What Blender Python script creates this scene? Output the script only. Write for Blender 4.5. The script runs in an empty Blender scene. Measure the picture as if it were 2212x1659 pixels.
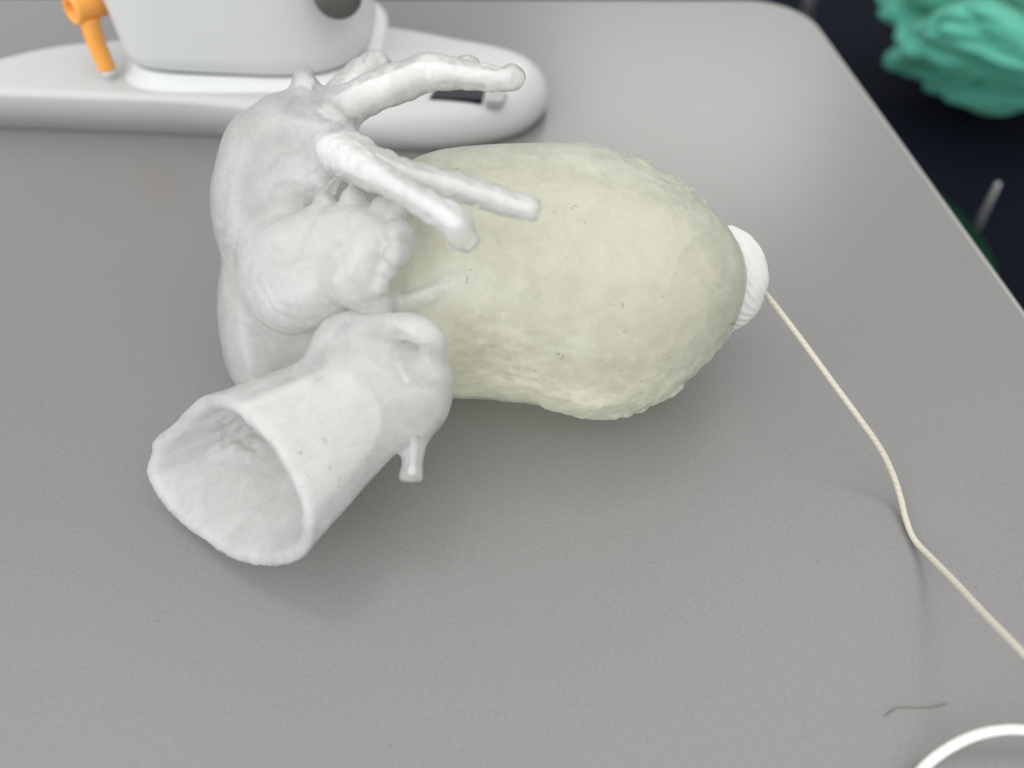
import bpy, bmesh, math, random
import numpy as np
from mathutils import Vector

# ------------------------------------------------------------------ camera
scene = bpy.context.scene
R = math.radians
HFOV, PITCH, CAMH = R(65), R(52), 0.22
FPX = 1106.0 / math.tan(HFOV / 2)            # focal length in units of the 2212 px wide view
cam = bpy.data.cameras.new('camera')
cam.sensor_width = 36
cam.lens = 18 / math.tan(HFOV / 2)
cam.clip_start, cam.clip_end = 0.005, 50
cam.dof.use_dof = True
cam.dof.focus_distance = 0.245
cam.dof.aperture_fstop = 5.2
camo = bpy.data.objects.new('camera', cam)
scene.collection.objects.link(camo)
camo.location = (0, 0, CAMH)
camo.rotation_euler = (math.pi / 2 - PITCH, 0, 0)
scene.camera = camo

# ------------------------------------------------------------------ room light
world = bpy.data.worlds.new('World')
scene.world = world
world.use_nodes = True
bg = world.node_tree.nodes['Background']
bg.inputs[0].default_value = (0.96, 0.98, 1.0, 1)
bg.inputs[1].default_value = 0.58

def area(name, loc, target, sx, sy, power, col):
    l = bpy.data.lights.new(name, 'AREA')
    l.shape, l.size, l.size_y, l.energy, l.color = 'RECTANGLE', sx, sy, power, col
    o = bpy.data.objects.new(name, l)
    scene.collection.objects.link(o)
    o.location = loc
    o.rotation_euler = (Vector(target) - Vector(loc)).to_track_quat('-Z', 'Y').to_euler()
    return o
area('ceiling_lamp', (0.1, -0.2, 2.4), (.05, .1, 0), 4.2, 3.4, 48, (1.0, .985, .955))
area('window_light', (-1.6, -1.5, 1.0), (0, .25, 0), 2.2, 1.6, 26, (.95, .975, 1.0))
area('back_window_light', (0.62, 2.6, 1.62), (.1, .35, 0), 1.0, .6, 7.5, (1.0, .985, .95))

scene.view_settings.view_transform = 'Standard'
scene.view_settings.look = 'None'
scene.view_settings.exposure = 0.46
scene.view_settings.gamma = 1.0
scene.render.engine = 'CYCLES'
scene.cycles.max_bounces = 12
scene.cycles.diffuse_bounces = 10
scene.cycles.transmission_bounces = 10
scene.cycles.transparent_max_bounces = 14

# ------------------------------------------------------------------ view geometry: a pixel of the 2212x1659 view and a height give a point
CAM = np.array([0, 0, CAMH])
cF = np.array([0, math.cos(PITCH), -math.sin(PITCH)])
cU = np.array([0, math.sin(PITCH), math.cos(PITCH)])
cR = np.array([1.0, 0, 0])
def ray(u, v):
    return cF + (u - 1106) / FPX * cR + (829.5 - v) / FPX * cU
def W(u, v, z):
    d = ray(u, v)
    return CAM + d * ((z - CAMH) / d[2])
def depth_of(p):
    return float(np.dot(np.asarray(p) - CAM, cF))
def px(p):                                     # metres per view pixel at a point
    return depth_of(p) / FPX

# ------------------------------------------------------------------ materials
def new_mat(name):
    m = bpy.data.materials.new(name)
    m.use_nodes = True
    nt = m.node_tree
    return m, nt, nt.nodes['Principled BSDF'], nt.nodes['Material Output']
def N(nt, t, **kw):
    n = nt.nodes.new(t)
    for k, v in kw.items():
        if k.startswith('i_'):
            n.inputs[k[2:].replace('_', ' ')].default_value = v
        else:
            setattr(n, k, v)
    return n
def plain(name, col, rough=.5, spec=.5, noise=0.0, nscale=200, bump=0.0, bscale=400, coat=0.0):
    m, nt, b, out = new_mat(name)
    L = nt.links.new
    b.inputs['Base Color'].default_value = (*col, 1)
    b.inputs['Roughness'].default_value = rough
    b.inputs['Specular IOR Level'].default_value = spec
    b.inputs['Coat Weight'].default_value = coat
    tc = N(nt, 'ShaderNodeTexCoord')
    if noise:
        n = N(nt, 'ShaderNodeTexNoise', i_Scale=nscale, i_Detail=5.0)
        L(tc.outputs['Object'], n.inputs['Vector'])
        mp = N(nt, 'ShaderNodeMapRange')
        mp.inputs['To Min'].default_value = 1 - noise
        mp.inputs['To Max'].default_value = 1 + noise
        L(n.outputs['Fac'], mp.inputs['Value'])
        mx = N(nt, 'ShaderNodeVectorMath', operation='SCALE')
        mx.inputs[0].default_value = col
        L(mp.outputs[0], mx.inputs['Scale'])
        L(mx.outputs[0], b.inputs['Base Color'])
    if bump:
        n2 = N(nt, 'ShaderNodeTexNoise', i_Scale=bscale, i_Detail=4.0)
        L(tc.outputs['Object'], n2.inputs['Vector'])
        bp = N(nt, 'ShaderNodeBump')
        bp.inputs['Strength'].default_value = 1.0
        bp.inputs['Distance'].default_value = bump
        L(n2.outputs['Fac'], bp.inputs['Height'])
        L(bp.outputs[0], b.inputs['Normal'])
    return m

def silicone_mat():
    """milky silicone wall: part of the light is scattered back, part passes through"""
    m, nt, b, out = new_mat('milky_silicone')
    L = nt.links.new
    tc = N(nt, 'ShaderNodeTexCoord')
    at = N(nt, 'ShaderNodeAttribute', attribute_name='tint')
    mix = N(nt, 'ShaderNodeMix', data_type='RGBA')
    mix.inputs['A'].default_value = (.992, .993, .975, 1)
    mix.inputs['B'].default_value = (.988, .985, .825, 1)
    L(at.outputs['Fac'], mix.inputs['Factor'])
    # slight cloudiness of the cast silicone
    n1 = N(nt, 'ShaderNodeTexNoise', i_Scale=70.0, i_Detail=6.0, i_Roughness=.6)
    L(tc.outputs['Object'], n1.inputs['Vector'])
    mr = N(nt, 'ShaderNodeMapRange')
    mr.inputs['From Min'].default_value, mr.inputs['From Max'].default_value = .3, .7
    mr.inputs['To Min'].default_value, mr.inputs['To Max'].default_value = .985, 1.005
    L(n1.outputs['Fac'], mr.inputs['Value'])
    sc = N(nt, 'ShaderNodeVectorMath', operation='SCALE')
    L(mix.outputs['Result'], sc.inputs[0]); L(mr.outputs[0], sc.inputs['Scale'])
    # fine relief: print layers and pitting
    n2 = N(nt, 'ShaderNodeTexNoise', i_Scale=520.0, i_Detail=5.0, i_Roughness=.62)
    L(tc.outputs['Object'], n2.inputs['Vector'])
    mp = N(nt, 'ShaderNodeMapping')
    mp.inputs['Rotation'].default_value = (.3, .2, .5)
    mp.inputs['Scale'].default_value = (300, 1300, 900)
    L(tc.outputs['Object'], mp.inputs['Vector'])
    n3 = N(nt, 'ShaderNodeTexNoise', i_Scale=1.0, i_Detail=2.0)
    L(mp.outputs[0], n3.inputs['Vector'])
    ad = N(nt, 'ShaderNodeMath', operation='MULTIPLY_ADD')
    ad.inputs[1].default_value = .35
    L(n3.outputs['Fac'], ad.inputs[0]); L(n2.outputs['Fac'], ad.inputs[2])
    bp = N(nt, 'ShaderNodeBump')
    bp.inputs['Strength'].default_value = .9
    bp.inputs['Distance'].default_value = .00013
    L(ad.outputs[0], bp.inputs['Height'])
    df = N(nt, 'ShaderNodeBsdfDiffuse'); tr = N(nt, 'ShaderNodeBsdfTranslucent'); tp = N(nt, 'ShaderNodeBsdfTransparent')
    for q in (df, tr):
        L(sc.outputs[0], q.inputs['Color']); L(bp.outputs[0], q.inputs['Normal'])
    tpc = N(nt, 'ShaderNodeMix', data_type='RGBA')
    tpc.inputs['A'].default_value = (.99, .995, .98, 1); tpc.inputs['B'].default_value = (.985, .985, .92, 1)
    L(at.outputs['Fac'], tpc.inputs['Factor']); L(tpc.outputs['Result'], tp.inputs['Color'])
    ms = N(nt, 'ShaderNodeMixShader'); ms.inputs[0].default_value = .64
    L(df.outputs[0], ms.inputs[1]); L(tr.outputs[0], ms.inputs[2])
    oa = N(nt, 'ShaderNodeAttribute', attribute_name='opacity')
    n4 = N(nt, 'ShaderNodeTexNoise', i_Scale=130.0, i_Detail=8.0, i_Roughness=.65, i_Distortion=.6)
    L(tc.outputs['Object'], n4.inputs['Vector'])
    mo = N(nt, 'ShaderNodeMapRange')
    mo.inputs['From Min'].default_value, mo.inputs['From Max'].default_value = .3, .7
    mo.inputs['To Min'].default_value, mo.inputs['To Max'].default_value = .80, 1.18
    L(n4.outputs['Fac'], mo.inputs['Value'])
    op = N(nt, 'ShaderNodeMath', operation='MULTIPLY', use_clamp=True)
    L(oa.outputs['Fac'], op.inputs[0]); L(mo.outputs[0], op.inputs[1])
    m2 = N(nt, 'ShaderNodeMixShader')
    L(op.outputs[0], m2.inputs[0]); L(tp.outputs[0], m2.inputs[1]); L(ms.outputs[0], m2.inputs[2])
    gl = N(nt, 'ShaderNodeBsdfGlossy'); gl.inputs['Roughness'].default_value = .30
    L(bp.outputs[0], gl.inputs['Normal'])
    fr = N(nt, 'ShaderNodeFresnel'); fr.inputs['IOR'].default_value = 1.42
    L(bp.outputs[0], fr.inputs['Normal'])
    m3 = N(nt, 'ShaderNodeMixShader')
    L(fr.outputs[0], m3.inputs[0]); L(m2.outputs[0], m3.inputs[1]); L(gl.outputs[0], m3.inputs[2])
    L(m3.outputs[0], out.inputs['Surface'])
    nt.nodes.remove(b)
    return m
def core_mat():
    """milky scattering body of the silicone under its clear skin"""
    m, nt, b, out = new_mat('silicone_core')
    L = nt.links.new
    at = N(nt, 'ShaderNodeAttribute', attribute_name='tint')
    mix = N(nt, 'ShaderNodeMix', data_type='RGBA')
    mix.inputs['A'].default_value = (.82, .826, .82, 1); mix.inputs['B'].default_value = (.93, .93, .835, 1)
    L(at.outputs['Fac'], mix.inputs['Factor'])
    tc = N(nt, 'ShaderNodeTexCoord')
    n1 = N(nt, 'ShaderNodeTexNoise', i_Scale=120.0, i_Detail=7.0, i_Roughness=.65, i_Distortion=.8)
    L(tc.outputs['Object'], n1.inputs['Vector'])
    oa = N(nt, 'ShaderNodeAttribute', attribute_name='opacity')      # thinner walls are cloudier
    mr = N(nt, 'ShaderNodeMapRange')
    mr.inputs['From Min'].default_value, mr.inputs['From Max'].default_value = .35, .65
    mr.inputs['To Max'].default_value = 1.0
    L(n1.outputs['Fac'], mr.inputs['Value']); L(oa.outputs['Fac'], mr.inputs['To Min'])
    sc = N(nt, 'ShaderNodeVectorMath', operation='SCALE')
    L(mix.outputs['Result'], sc.inputs[0]); L(mr.outputs[0], sc.inputs['Scale'])
    L(sc.outputs[0], b.inputs['Base Color'])
    b.inputs['Roughness'].default_value = .6
    b.inputs['Specular IOR Level'].default_value = .1
    b.inputs['Subsurface Weight'].default_value = 1.0
    b.inputs['Subsurface Radius'].default_value = (1.0, .95, .75)
    b.inputs['Subsurface Scale'].default_value = .016
    b.inputs['Subsurface Anisotropy'].default_value = .3
    b.subsurface_method = 'RANDOM_WALK'
    return m

def table_mat():
    m, nt, b, out = new_mat('grey_laminate')
    L = nt.links.new
    tc = N(nt, 'ShaderNodeTexCoord')
    n1 = N(nt, 'ShaderNodeTexNoise', i_Scale=900.0, i_Detail=6.0, i_Roughness=.7)
    n0 = N(nt, 'ShaderNodeTexNoise', i_Scale=5.0, i_Detail=3.0)
    L(tc.outputs['Object'], n1.inputs['Vector']); L(tc.outputs['Object'], n0.inputs['Vector'])
    cr = N(nt, 'ShaderNodeValToRGB')
    cr.color_ramp.elements[0].position, cr.color_ramp.elements[0].color = .3, (.165, .162, .158, 1)
    cr.color_ramp.elements[1].position, cr.color_ramp.elements[1].color = .7, (.198, .195, .190, 1)
    L(n1.outputs['Fac'], cr.inputs[0])
    mr = N(nt, 'ShaderNodeMapRange')
    mr.inputs['To Min'].default_value, mr.inputs['To Max'].default_value = .94, 1.06
    L(n0.outputs['Fac'], mr.inputs['Value'])
    sc = N(nt, 'ShaderNodeVectorMath', operation='SCALE')
    L(cr.outputs[0], sc.inputs[0]); L(mr.outputs[0], sc.inputs['Scale'])
    L(sc.outputs[0], b.inputs['Base Color'])
    rr = N(nt, 'ShaderNodeMapRange')
    rr.inputs['To Min'].default_value, rr.inputs['To Max'].default_value = .235, .285
    L(n0.outputs['Fac'], rr.inputs['Value'])
    L(rr.outputs[0], b.inputs['Roughness'])
    mp = N(nt, 'ShaderNodeMapping')
    mp.inputs['Scale'].default_value = (700, 1300, 900)
    L(tc.outputs['Object'], mp.inputs['Vector'])
    n2 = N(nt, 'ShaderNodeTexNoise', i_Scale=1.0, i_Detail=4.0, i_Roughness=.6)
    L(mp.outputs[0], n2.inputs['Vector'])
    bp = N(nt, 'ShaderNodeBump')
    bp.inputs['Distance'].default_value = .00006
    L(n2.outputs['Fac'], bp.inputs['Height'])
    L(bp.outputs[0], b.inputs['Normal'])
    return m

M_SIL = silicone_mat()
M_CORE = core_mat()
M_TABLE = table_mat()
M_EDGE = plain('table_edge_band', (.30, .29, .27), .35, .5, noise=.06)
M_WHITE = plain('white_plastic', (.60, .607, .605), .30, .5, noise=.02, nscale=30, bump=.00002, bscale=900)
M_PLATE = plain('white_plate_plastic', (.46, .46, .455), .33, .5, noise=.035, nscale=25, bump=.00003, bscale=900)
M_DARK = plain('dark_grey_plastic', (.09, .085, .08), .4, .5, noise=.1)
M_SCREEN = plain('dark_glass', (.008, .009, .014), .12, .5, noise=.05)
M_GREYBTN = plain('grey_plastic', (.33, .33, .33), .4, .4, noise=.05)
M_SEAM = plain('seam_gasket', (.10, .105, .10), .6, .3, noise=.05)
M_ORANGE = plain('orange_plastic', (.84, .36, .06), .42, .5, noise=.03)
M_STEEL = plain('bright_steel_tip', (.7, .68, .66), .25, .7, noise=.05)
M_NAVY = plain('navy_fabric', (.003, .0045, .010), .9, .1, noise=.3, bump=.0004, bscale=500)
M_FLOOR = plain('dark_floor', (.012, .012, .014), .7, .2, noise=.3, nscale=20)
M_ROD = plain('pale_metal', (.42, .41, .40), .6, .3, noise=.05)
M_DGREEN = plain('dark_green_cloth', (.002, .022, .012), .9, .1, noise=.2)
M_FIBRE = plain('dark_fibre', (.16, .15, .13), .7, .2, noise=.1)

def cloth_mat(name, col, bscale, dist, transl=.25):
    m, nt, b, out = new_mat(name)
    L = nt.links.new
    b.inputs['Base Color'].default_value = (*col, 1)
    b.inputs['Roughness'].default_value = .85
    b.inputs['Specular IOR Level'].default_value = .2
    b.inputs['Sheen Weight'].default_value = .3
    tc = N(nt, 'ShaderNodeTexCoord')
    n = N(nt, 'ShaderNodeTexNoise', i_Scale=bscale, i_Detail=6.0, i_Roughness=.65)
    L(tc.outputs['Object'], n.inputs['Vector'])
    bp = N(nt, 'ShaderNodeBump')
    bp.inputs['Distance'].default_value = dist
    L(n.outputs['Fac'], bp.inputs['Height']); L(bp.outputs[0], b.inputs['Normal'])
    tr = N(nt, 'ShaderNodeBsdfTranslucent')
    tr.inputs['Color'].default_value = (*col, 1)
    ms = N(nt, 'ShaderNodeMixShader'); ms.inputs[0].default_value = transl
    L(b.outputs[0], ms.inputs[1]); L(tr.outputs[0], ms.inputs[2])
    L(ms.outputs[0], out.inputs['Surface'])
    return m
M_GREEN = cloth_mat('green_nonwoven', (.13, .52, .38), 500, .0003)
M_COTTON = cloth_mat('white_cotton', (.80, .795, .77), 1100, .0004, .2)

def cord_mat(name, c1, c2, twist):
    """twisted yarn: diagonal strands along the cord (UV.x runs along it)"""
    m, nt, b, out = new_mat(name)
    L = nt.links.new
    b.inputs['Roughness'].default_value = .85
    b.inputs['Specular IOR Level'].default_value = .2
    b.inputs['Sheen Weight'].default_value = .3
    uv = N(nt, 'ShaderNodeUVMap')
    mp = N(nt, 'ShaderNodeMapping')
    mp.inputs['Scale'].default_value = (twist, 3, 1)
    L(uv.outputs[0], mp.inputs['Vector'])
    wv = N(nt, 'ShaderNodeTexWave', wave_type='BANDS', bands_direction='DIAGONAL')
    wv.inputs['Scale'].default_value = .32
    wv.inputs['Distortion'].default_value = 1.2
    L(mp.outputs[0], wv.inputs['Vector'])
    mx = N(nt, 'ShaderNodeMix', data_type='RGBA')
    mx.inputs['A'].default_value = (*c2, 1); mx.inputs['B'].default_value = (*c1, 1)
    L(wv.outputs['Fac'], mx.inputs['Factor'])
    L(mx.outputs['Result'], b.inputs['Base Color'])
    tc = N(nt, 'ShaderNodeTexCoord')
    n = N(nt, 'ShaderNodeTexNoise', i_Scale=2500.0, i_Detail=3.0)
    L(tc.outputs['Object'], n.inputs['Vector'])
    ad = N(nt, 'ShaderNodeMath', operation='ADD')
    L(wv.outputs['Fac'], ad.inputs[0]); L(n.outputs['Fac'], ad.inputs[1])
    bp = N(nt, 'ShaderNodeBump'); bp.inputs['Distance'].default_value = .00012
    L(ad.outputs[0], bp.inputs['Height']); L(bp.outputs[0], b.inputs['Normal'])
    return m
M_CORD = cord_mat('beige_twisted_yarn', (.53, .495, .40), (.49, .455, .37), 900)
M_CORDW = cord_mat('white_twisted_yarn', (.76, .755, .71), (.70, .69, .65), 900)

# ------------------------------------------------------------------ object helpers
COL = scene.collection
def link(name, me, mat=None, parent=None):
    o = bpy.data.objects.new(name, me)
    COL.objects.link(o)
    if mat is not None and me is not None:
        me.materials.append(mat)
    if parent is not None:
        o.parent = parent
        pass
    return o
def tag(o, label=None, cat=None, kind=None, group=None):
    if label: o['label'] = label
    if cat: o['category'] = cat
    if kind: o['kind'] = kind
    if group: o['group'] = group
    return o
def empty(name):
    o = bpy.data.objects.new(name, None)
    o.empty_display_size = .02
    COL.objects.link(o)
    return o
def mesh_np(name, V, Q, smooth=True):
    """V (n,3), Q (m,3|4) -> mesh"""
    V = np.ascontiguousarray(V, dtype=np.float32); Q = np.ascontiguousarray(Q, dtype=np.int32)
    k = Q.shape[1]
    me = bpy.data.meshes.new(name)
    me.vertices.add(len(V)); me.vertices.foreach_set('co', V.ravel())
    me.loops.add(Q.size); me.loops.foreach_set('vertex_index', Q.ravel())
    me.polygons.add(len(Q))
    me.polygons.foreach_set('loop_start', np.arange(0, Q.size, k, dtype=np.int32))
    me.polygons.foreach_set('loop_total', np.full(len(Q), k, dtype=np.int32))
    me.update(calc_edges=True)
    me.polygons.foreach_set('use_smooth', np.full(len(Q), smooth))
    me.update()
    return me
def mesh_py(name, V, Fc, smooth=True):
    me = bpy.data.meshes.new(name)
    me.from_pydata([tuple(map(float, v)) for v in V], [], Fc)
    me.polygons.foreach_set('use_smooth', [smooth] * len(me.polygons))
    me.update()
    return me
def loft(rings, close_start=True, close_end=True):
    """list of rings (same count) -> verts, faces"""
    n = len(rings[0]); V = [p for r in rings for p in r]; Fc = []
    for i in range(len(rings) - 1):
        for j in range(n):
            k = (j + 1) % n
            Fc.append((i * n + j, i * n + k, (i + 1) * n + k, (i + 1) * n + j))
    if close_start: Fc.append(tuple(reversed(range(n))))
    if close_end: Fc.append(tuple(range((len(rings) - 1) * n, len(rings) * n)))
    return V, Fc
def catmull(P, n=10, closed=False):
    P = [np.asarray(p, float) for p in P]; out = []
    m = len(P)
    for i in range(m if closed else m - 1):
        if closed: a, b, c, d = P[(i - 1) % m], P[i], P[(i + 1) % m], P[(i + 2) % m]
        else: a, b, c, d = P[max(i - 1, 0)], P[i], P[i + 1], P[min(i + 2, m - 1)]
        for s in range(n):
            t = s / n
            out.append(.5 * (2 * b + (c - a) * t + (2 * a - 5 * b + 4 * c - d) * t * t + (3 * b - a - 3 * c + d) * t ** 3))
    if not closed: out.append(P[-1])
    return out
def tube(path, rad, n=14, uvname=None, name='tube', wob=None):
    """path of points, radius function(i) -> mesh with UV.x = length along it (m)"""
    path = [Vector(p) for p in path]
    rings = []; T0 = None; nrm = None; L = [0.0]
    for i, p in enumerate(path):
        t = (path[min(i + 1, len(path) - 1)] - path[max(i - 1, 0)]).normalized()
        if nrm is None:
            nrm = t.orthogonal().normalized()
        else:
            nrm = (nrm - t * nrm.dot(t)).normalized()
        b = t.cross(nrm)
        r = rad(i) if callable(rad) else rad
        rings.append([tuple(p + (nrm * math.cos(a) + b * math.sin(a)) * (r * (1 + (wob(i, a) if wob else 0)))) for a in [2 * math.pi * j / n for j in range(n)]])
        if i: L.append(L[-1] + (p - path[i - 1]).length)
    V, Fc = loft(rings)
    me = mesh_py(name, V, Fc)
    uv = me.uv_layers.new(name='UVMap')
    for poly in me.polygons:
        js = [vi % n for vi in poly.vertices]
        wrap = (0 in js) and (n - 1 in js) and len(js) == 4
        for li, vi in zip(poly.loop_indices, poly.vertices):
            j = vi % n
            if wrap and j == 0: j = n
            uv.data[li].uv = (L[vi // n], j / n)
    return me

# ------------------------------------------------------------------ noise
_rng = np.random.default_rng(7)
_LAT = _rng.random((48, 48, 48)).astype(np.float32)
def vnoise(P, freq, seed=0):
    Q = P * freq + 100.37 + seed * 7.13
    I = np.floor(Q).astype(np.int64); Fq = (Q - I); Fq = Fq * Fq * (3 - 2 * Fq)
    I0 = I % 48; I1 = (I + 1) % 48
    x0, y0, z0 = I0.T; x1, y1, z1 = I1.T; fx, fy, fz = Fq.T
    c = lambda a, b, d: _LAT[a, b, d]
    r = ((c(x0, y0, z0) * (1 - fx) + c(x1, y0, z0) * fx) * (1 - fy) + (c(x0, y1, z0) * (1 - fx) + c(x1, y1, z0) * fx) * fy) * (1 - fz) + \
        ((c(x0, y0, z1) * (1 - fx) + c(x1, y0, z1) * fx) * (1 - fy) + (c(x0, y1, z1) * (1 - fx) + c(x1, y1, z1) * fx) * fy) * fz
    return r * 2 - 1
def fbm(P, freq, octv=3, seed=0, gain=.5):
    a, s = 1.0, 0
    for o in range(octv):
        s = s + a * vnoise(P, freq * 2.03 ** o, seed + o * 3); a *= gain
    return s

# ================================================================== SETTING: table, floor
def round_poly(P, rads, n=12):
    out = []
    m = len(P)
    for i in range(m):
        p = np.array(P[i], float); a = np.array(P[i - 1], float); b = np.array(P[(i + 1) % m], float); r = rads[i]
        if r == 0: out.append(p); continue
        da = (a - p) / np.linalg.norm(a - p); db = (b - p) / np.linalg.norm(b - p)
        half = math.acos(np.clip(np.dot(da, db), -1, 1)) / 2
        d = r / math.tan(half)
        c = p + (da + db) / np.linalg.norm(da + db) * (r / math.sin(half))
        s, e = p + da * d - c, p + db * d - c
        a0 = math.atan2(s[1], s[0]); a1 = math.atan2(e[1], e[0])
        while a1 - a0 > math.pi: a1 -= 2 * math.pi
        while a1 - a0 < -math.pi: a1 += 2 * math.pi
        for k in range(n + 1):
            t = a0 + (a1 - a0) * k / n
            out.append(c + r * np.array([math.cos(t), math.sin(t)]))
    return out

table = tag(empty('table'), 'grey laminate table with a rounded corner, under the heart model', 'table')
A, B = W(1760, 40, 0)[:2], W(2212, 660, 0)[:2]
ed = (B - A) / np.linalg.norm(B - A)
corner = A + ed * ((.4435 - A[1]) / ed[1])
low = A + ed * ((-.30 - A[1]) / ed[1])
outl = round_poly([(-.62, -.30), low, corner, (-.62, .4475)], [0.02, .02, .036, .02], 14)
def inset(P, d):
    P = [np.asarray(p) for p in P]; out = []
    for i in range(len(P)):
        t1 = P[i] - P[i - 1]; t2 = P[(i + 1) % len(P)] - P[i]
        t = t1 / (np.linalg.norm(t1) + 1e-12) + t2 / (np.linalg.norm(t2) + 1e-12)
        t /= np.linalg.norm(t)
        out.append(P[i] + np.array([-t[1], t[0]]) * d)
    return out
rings = [[(*q, z) for q in inset(outl, d)] for d, z in ((.003, -.001), (.003, -.0003), (.0034, 0.0))]
V, Fc = loft(rings)
link('tabletop', mesh_py('tabletop', V, Fc, False), M_TABLE, table)
rings = [[(*q, z) for q in inset(outl, d)] for d, z in ((.004, -.025), (.001, -.0245), (0, -.023), (0, -.0022), (.0008, -.0008), (.0029, -.0003), (.0029, -.001), (.006, -.0012))]
V, Fc = loft(rings)
link('edge_band', mesh_py('edge_band', V, Fc), M_EDGE, table)

fl = mesh_py('floor', [(-4, -4, -.74), (4, -4, -.74), (4, 4, -.74), (-4, 4, -.74)], [(0, 1, 2, 3)], False)
tag(link('floor', fl, M_FLOOR), kind='structure')

# ================================================================== THE HEART MODEL
# signed distance fields ------------------------------------------------
def smin(a, b, k):
    h = np.clip(.5 + .5 * (b - a) / k, 0, 1)
    return b * (1 - h) + a * h - k * h * (1 - h)
def smax(a, b, k):
    return -smin(-a, -b, k)
def cone(P, a, b, ra, rb):
    ba = b - a; pa = P - a
    h = np.clip(pa @ ba / (ba @ ba + 1e-12), 0, 1)
    return np.linalg.norm(pa - h[:, None] * ba, axis=1) - (ra + (rb - ra) * h)
class Chain:
    def __init__(s, nodes, cut=None):
        s.raw = nodes
        P = catmull([np.append(p, r) for p, r in nodes], 5)
        s.n = [(q[:3], max(q[3], 1e-4)) for q in P]; s.cut = cut       # nodes: (point, radius)
        A = np.array([p for p, r in s.n]); s.c = A.mean(0); s.R = np.linalg.norm(A - s.c, axis=1).max() + max(r for p, r in s.n)
    def __call__(s, P):
        far = np.linalg.norm(P - s.c, axis=1) - s.R          # cheap bound away from the tube
        f = np.maximum(far, .012); m = far < .015
        if m.any():
            Q = P[m]; g = None
            for (a, ra), (b, rb) in zip(s.n[:-1], s.n[1:]):
                h = cone(Q, a, b, ra, rb); g = h if g is None else np.minimum(g, h)
            if s.cut is not None: g = smax(g, (Q - s.cut[0]) @ s.cut[1], .0012)
            f[m] = g
        return f
class Ball:
    def __init__(s, c, r, ax=None):
        s.c, s.r, s.ax = np.asarray(c), np.asarray(r, float), ax
    def __call__(s, P):
        q = P - s.c
        if s.ax is not None: q = q @ s.ax.T
        if s.r.ndim == 0: return np.linalg.norm(q, axis=1) - float(s.r)
        k = np.linalg.norm(q / s.r, axis=1)
        return (k - 1) * s.r.min()
def poly_dist(poly, X, Y):
    """signed distance, positive inside"""
    d = np.full(X.shape, 1e9); ins = np.zeros(X.shape, bool)
    m = len(poly)
    for i in range(m):
        ax, ay = poly[i]; bx, by = poly[(i + 1) % m]
        ex, ey = bx - ax, by - ay
        wx, wy = X - ax, Y - ay
        t = np.clip((wx * ex + wy * ey) / (ex * ex + ey * ey + 1e-15), 0, 1)
        d = np.minimum(d, (wx - ex * t) ** 2 + (wy - ey * t) ** 2)
        c = ((ay > Y) != (by > Y)) & (X < (bx - ax) * (Y - ay) / (by - ay + 1e-15) + ax)
        ins ^= c
    d = np.sqrt(d)
    return np.where(ins, d, -d)
def blur2(A, sig):
    r = max(1, int(3 * sig)); k = np.exp(-.5 * (np.arange(-r, r + 1) / sig) ** 2); k /= k.sum()
    for ax in (0, 1):
        A = np.apply_along_axis(lambda v: np.convolve(np.pad(v, r, mode='edge'), k, 'valid'), ax, A)
    return A
class Field2D:
    def __init__(s, poly, res=.0008, margin=.02, blur=1.5):
        poly = np.asarray(poly); s.lo = poly.min(0) - margin; hi = poly.max(0) + margin; s.res = res
        nx, ny = np.ceil((hi - s.lo) / res).astype(int) + 1
        X, Y = np.meshgrid(s.lo[0] + np.arange(nx) * res, s.lo[1] + np.arange(ny) * res, indexing='ij')
        s.A = blur2(poly_dist(poly, X, Y), blur) if blur else poly_dist(poly, X, Y)
        s.n = np.array([nx, ny])
    def __call__(s, x, y):
        gx = (x - s.lo[0]) / s.res; gy = (y - s.lo[1]) / s.res
        cx = np.clip(gx, 0, s.n[0] - 1.001); cy = np.clip(gy, 0, s.n[1] - 1.001)
        out = np.hypot(gx - cx, gy - cy) * s.res
        i = cx.astype(int); j = cy.astype(int); a = cx - i; b = cy - j
        v = (s.A[i, j] * (1 - a) + s.A[i + 1, j] * a) * (1 - b) + (s.A[i, j + 1] * (1 - a) + s.A[i + 1, j + 1] * a) * b
        return v - out
def frame(n):
    n = n / np.linalg.norm(n)
    e1 = np.cross(cU, n); e1 /= np.linalg.norm(e1)
    return e1, np.cross(n, e1), n
def plane_pts(uv, c, n, e1, e2):
    out = []
    for u, v in uv:
        d = ray(u, v); p = CAM + d * (((c - CAM) @ n) / (d @ n))
        out.append(((p - c) @ e1, (p - c) @ e2))
    return out
class Puff:
    """rounded body with a given outline in the plane (c, n), half thickness T, edge roundness w"""
    def __init__(s, uv, c, n, T, w, Tback=None, blur=1.5, smooth=4):
        s.c = np.asarray(c); s.e1, s.e2, s.n = frame(np.asarray(n, float))
        pl = plane_pts(uv, s.c, s.n, s.e1, s.e2)
        pl = catmull([np.array(p) for p in pl], smooth, True)
        s.f = Field2D(pl, blur=blur); s.T, s.w, s.Tb = T, w, Tback or T
    def __call__(s, P):
        q = P - s.c
        d = s.f(q @ s.e1, q @ s.e2); h = q @ s.n
        T = np.where(h > 0, s.T, s.Tb)
        return (np.sqrt((np.maximum(s.w - d, 0) / s.w) ** 2 + (h / T) ** 2) - 1) * min(s.w, s.T)
def march(f, u, v, t0=.10, t1=.34):
    """first hit of a view ray with a field"""
    d = ray(u, v); T = np.linspace(t0, t1, 500); P = CAM + d * T[:, None]
    g = f(P); i = np.argmax(g < 0)
    return P[i] if g[i] < 0 else None
toCam = lambda p: (CAM - p) / np.linalg.norm(CAM - p)
def nodes(L):                                    # (u, v, height, radius in view pixels)
    return [(W(u, v, z), r * px(W(u, v, z))) for u, v, z, r in L]

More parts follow.
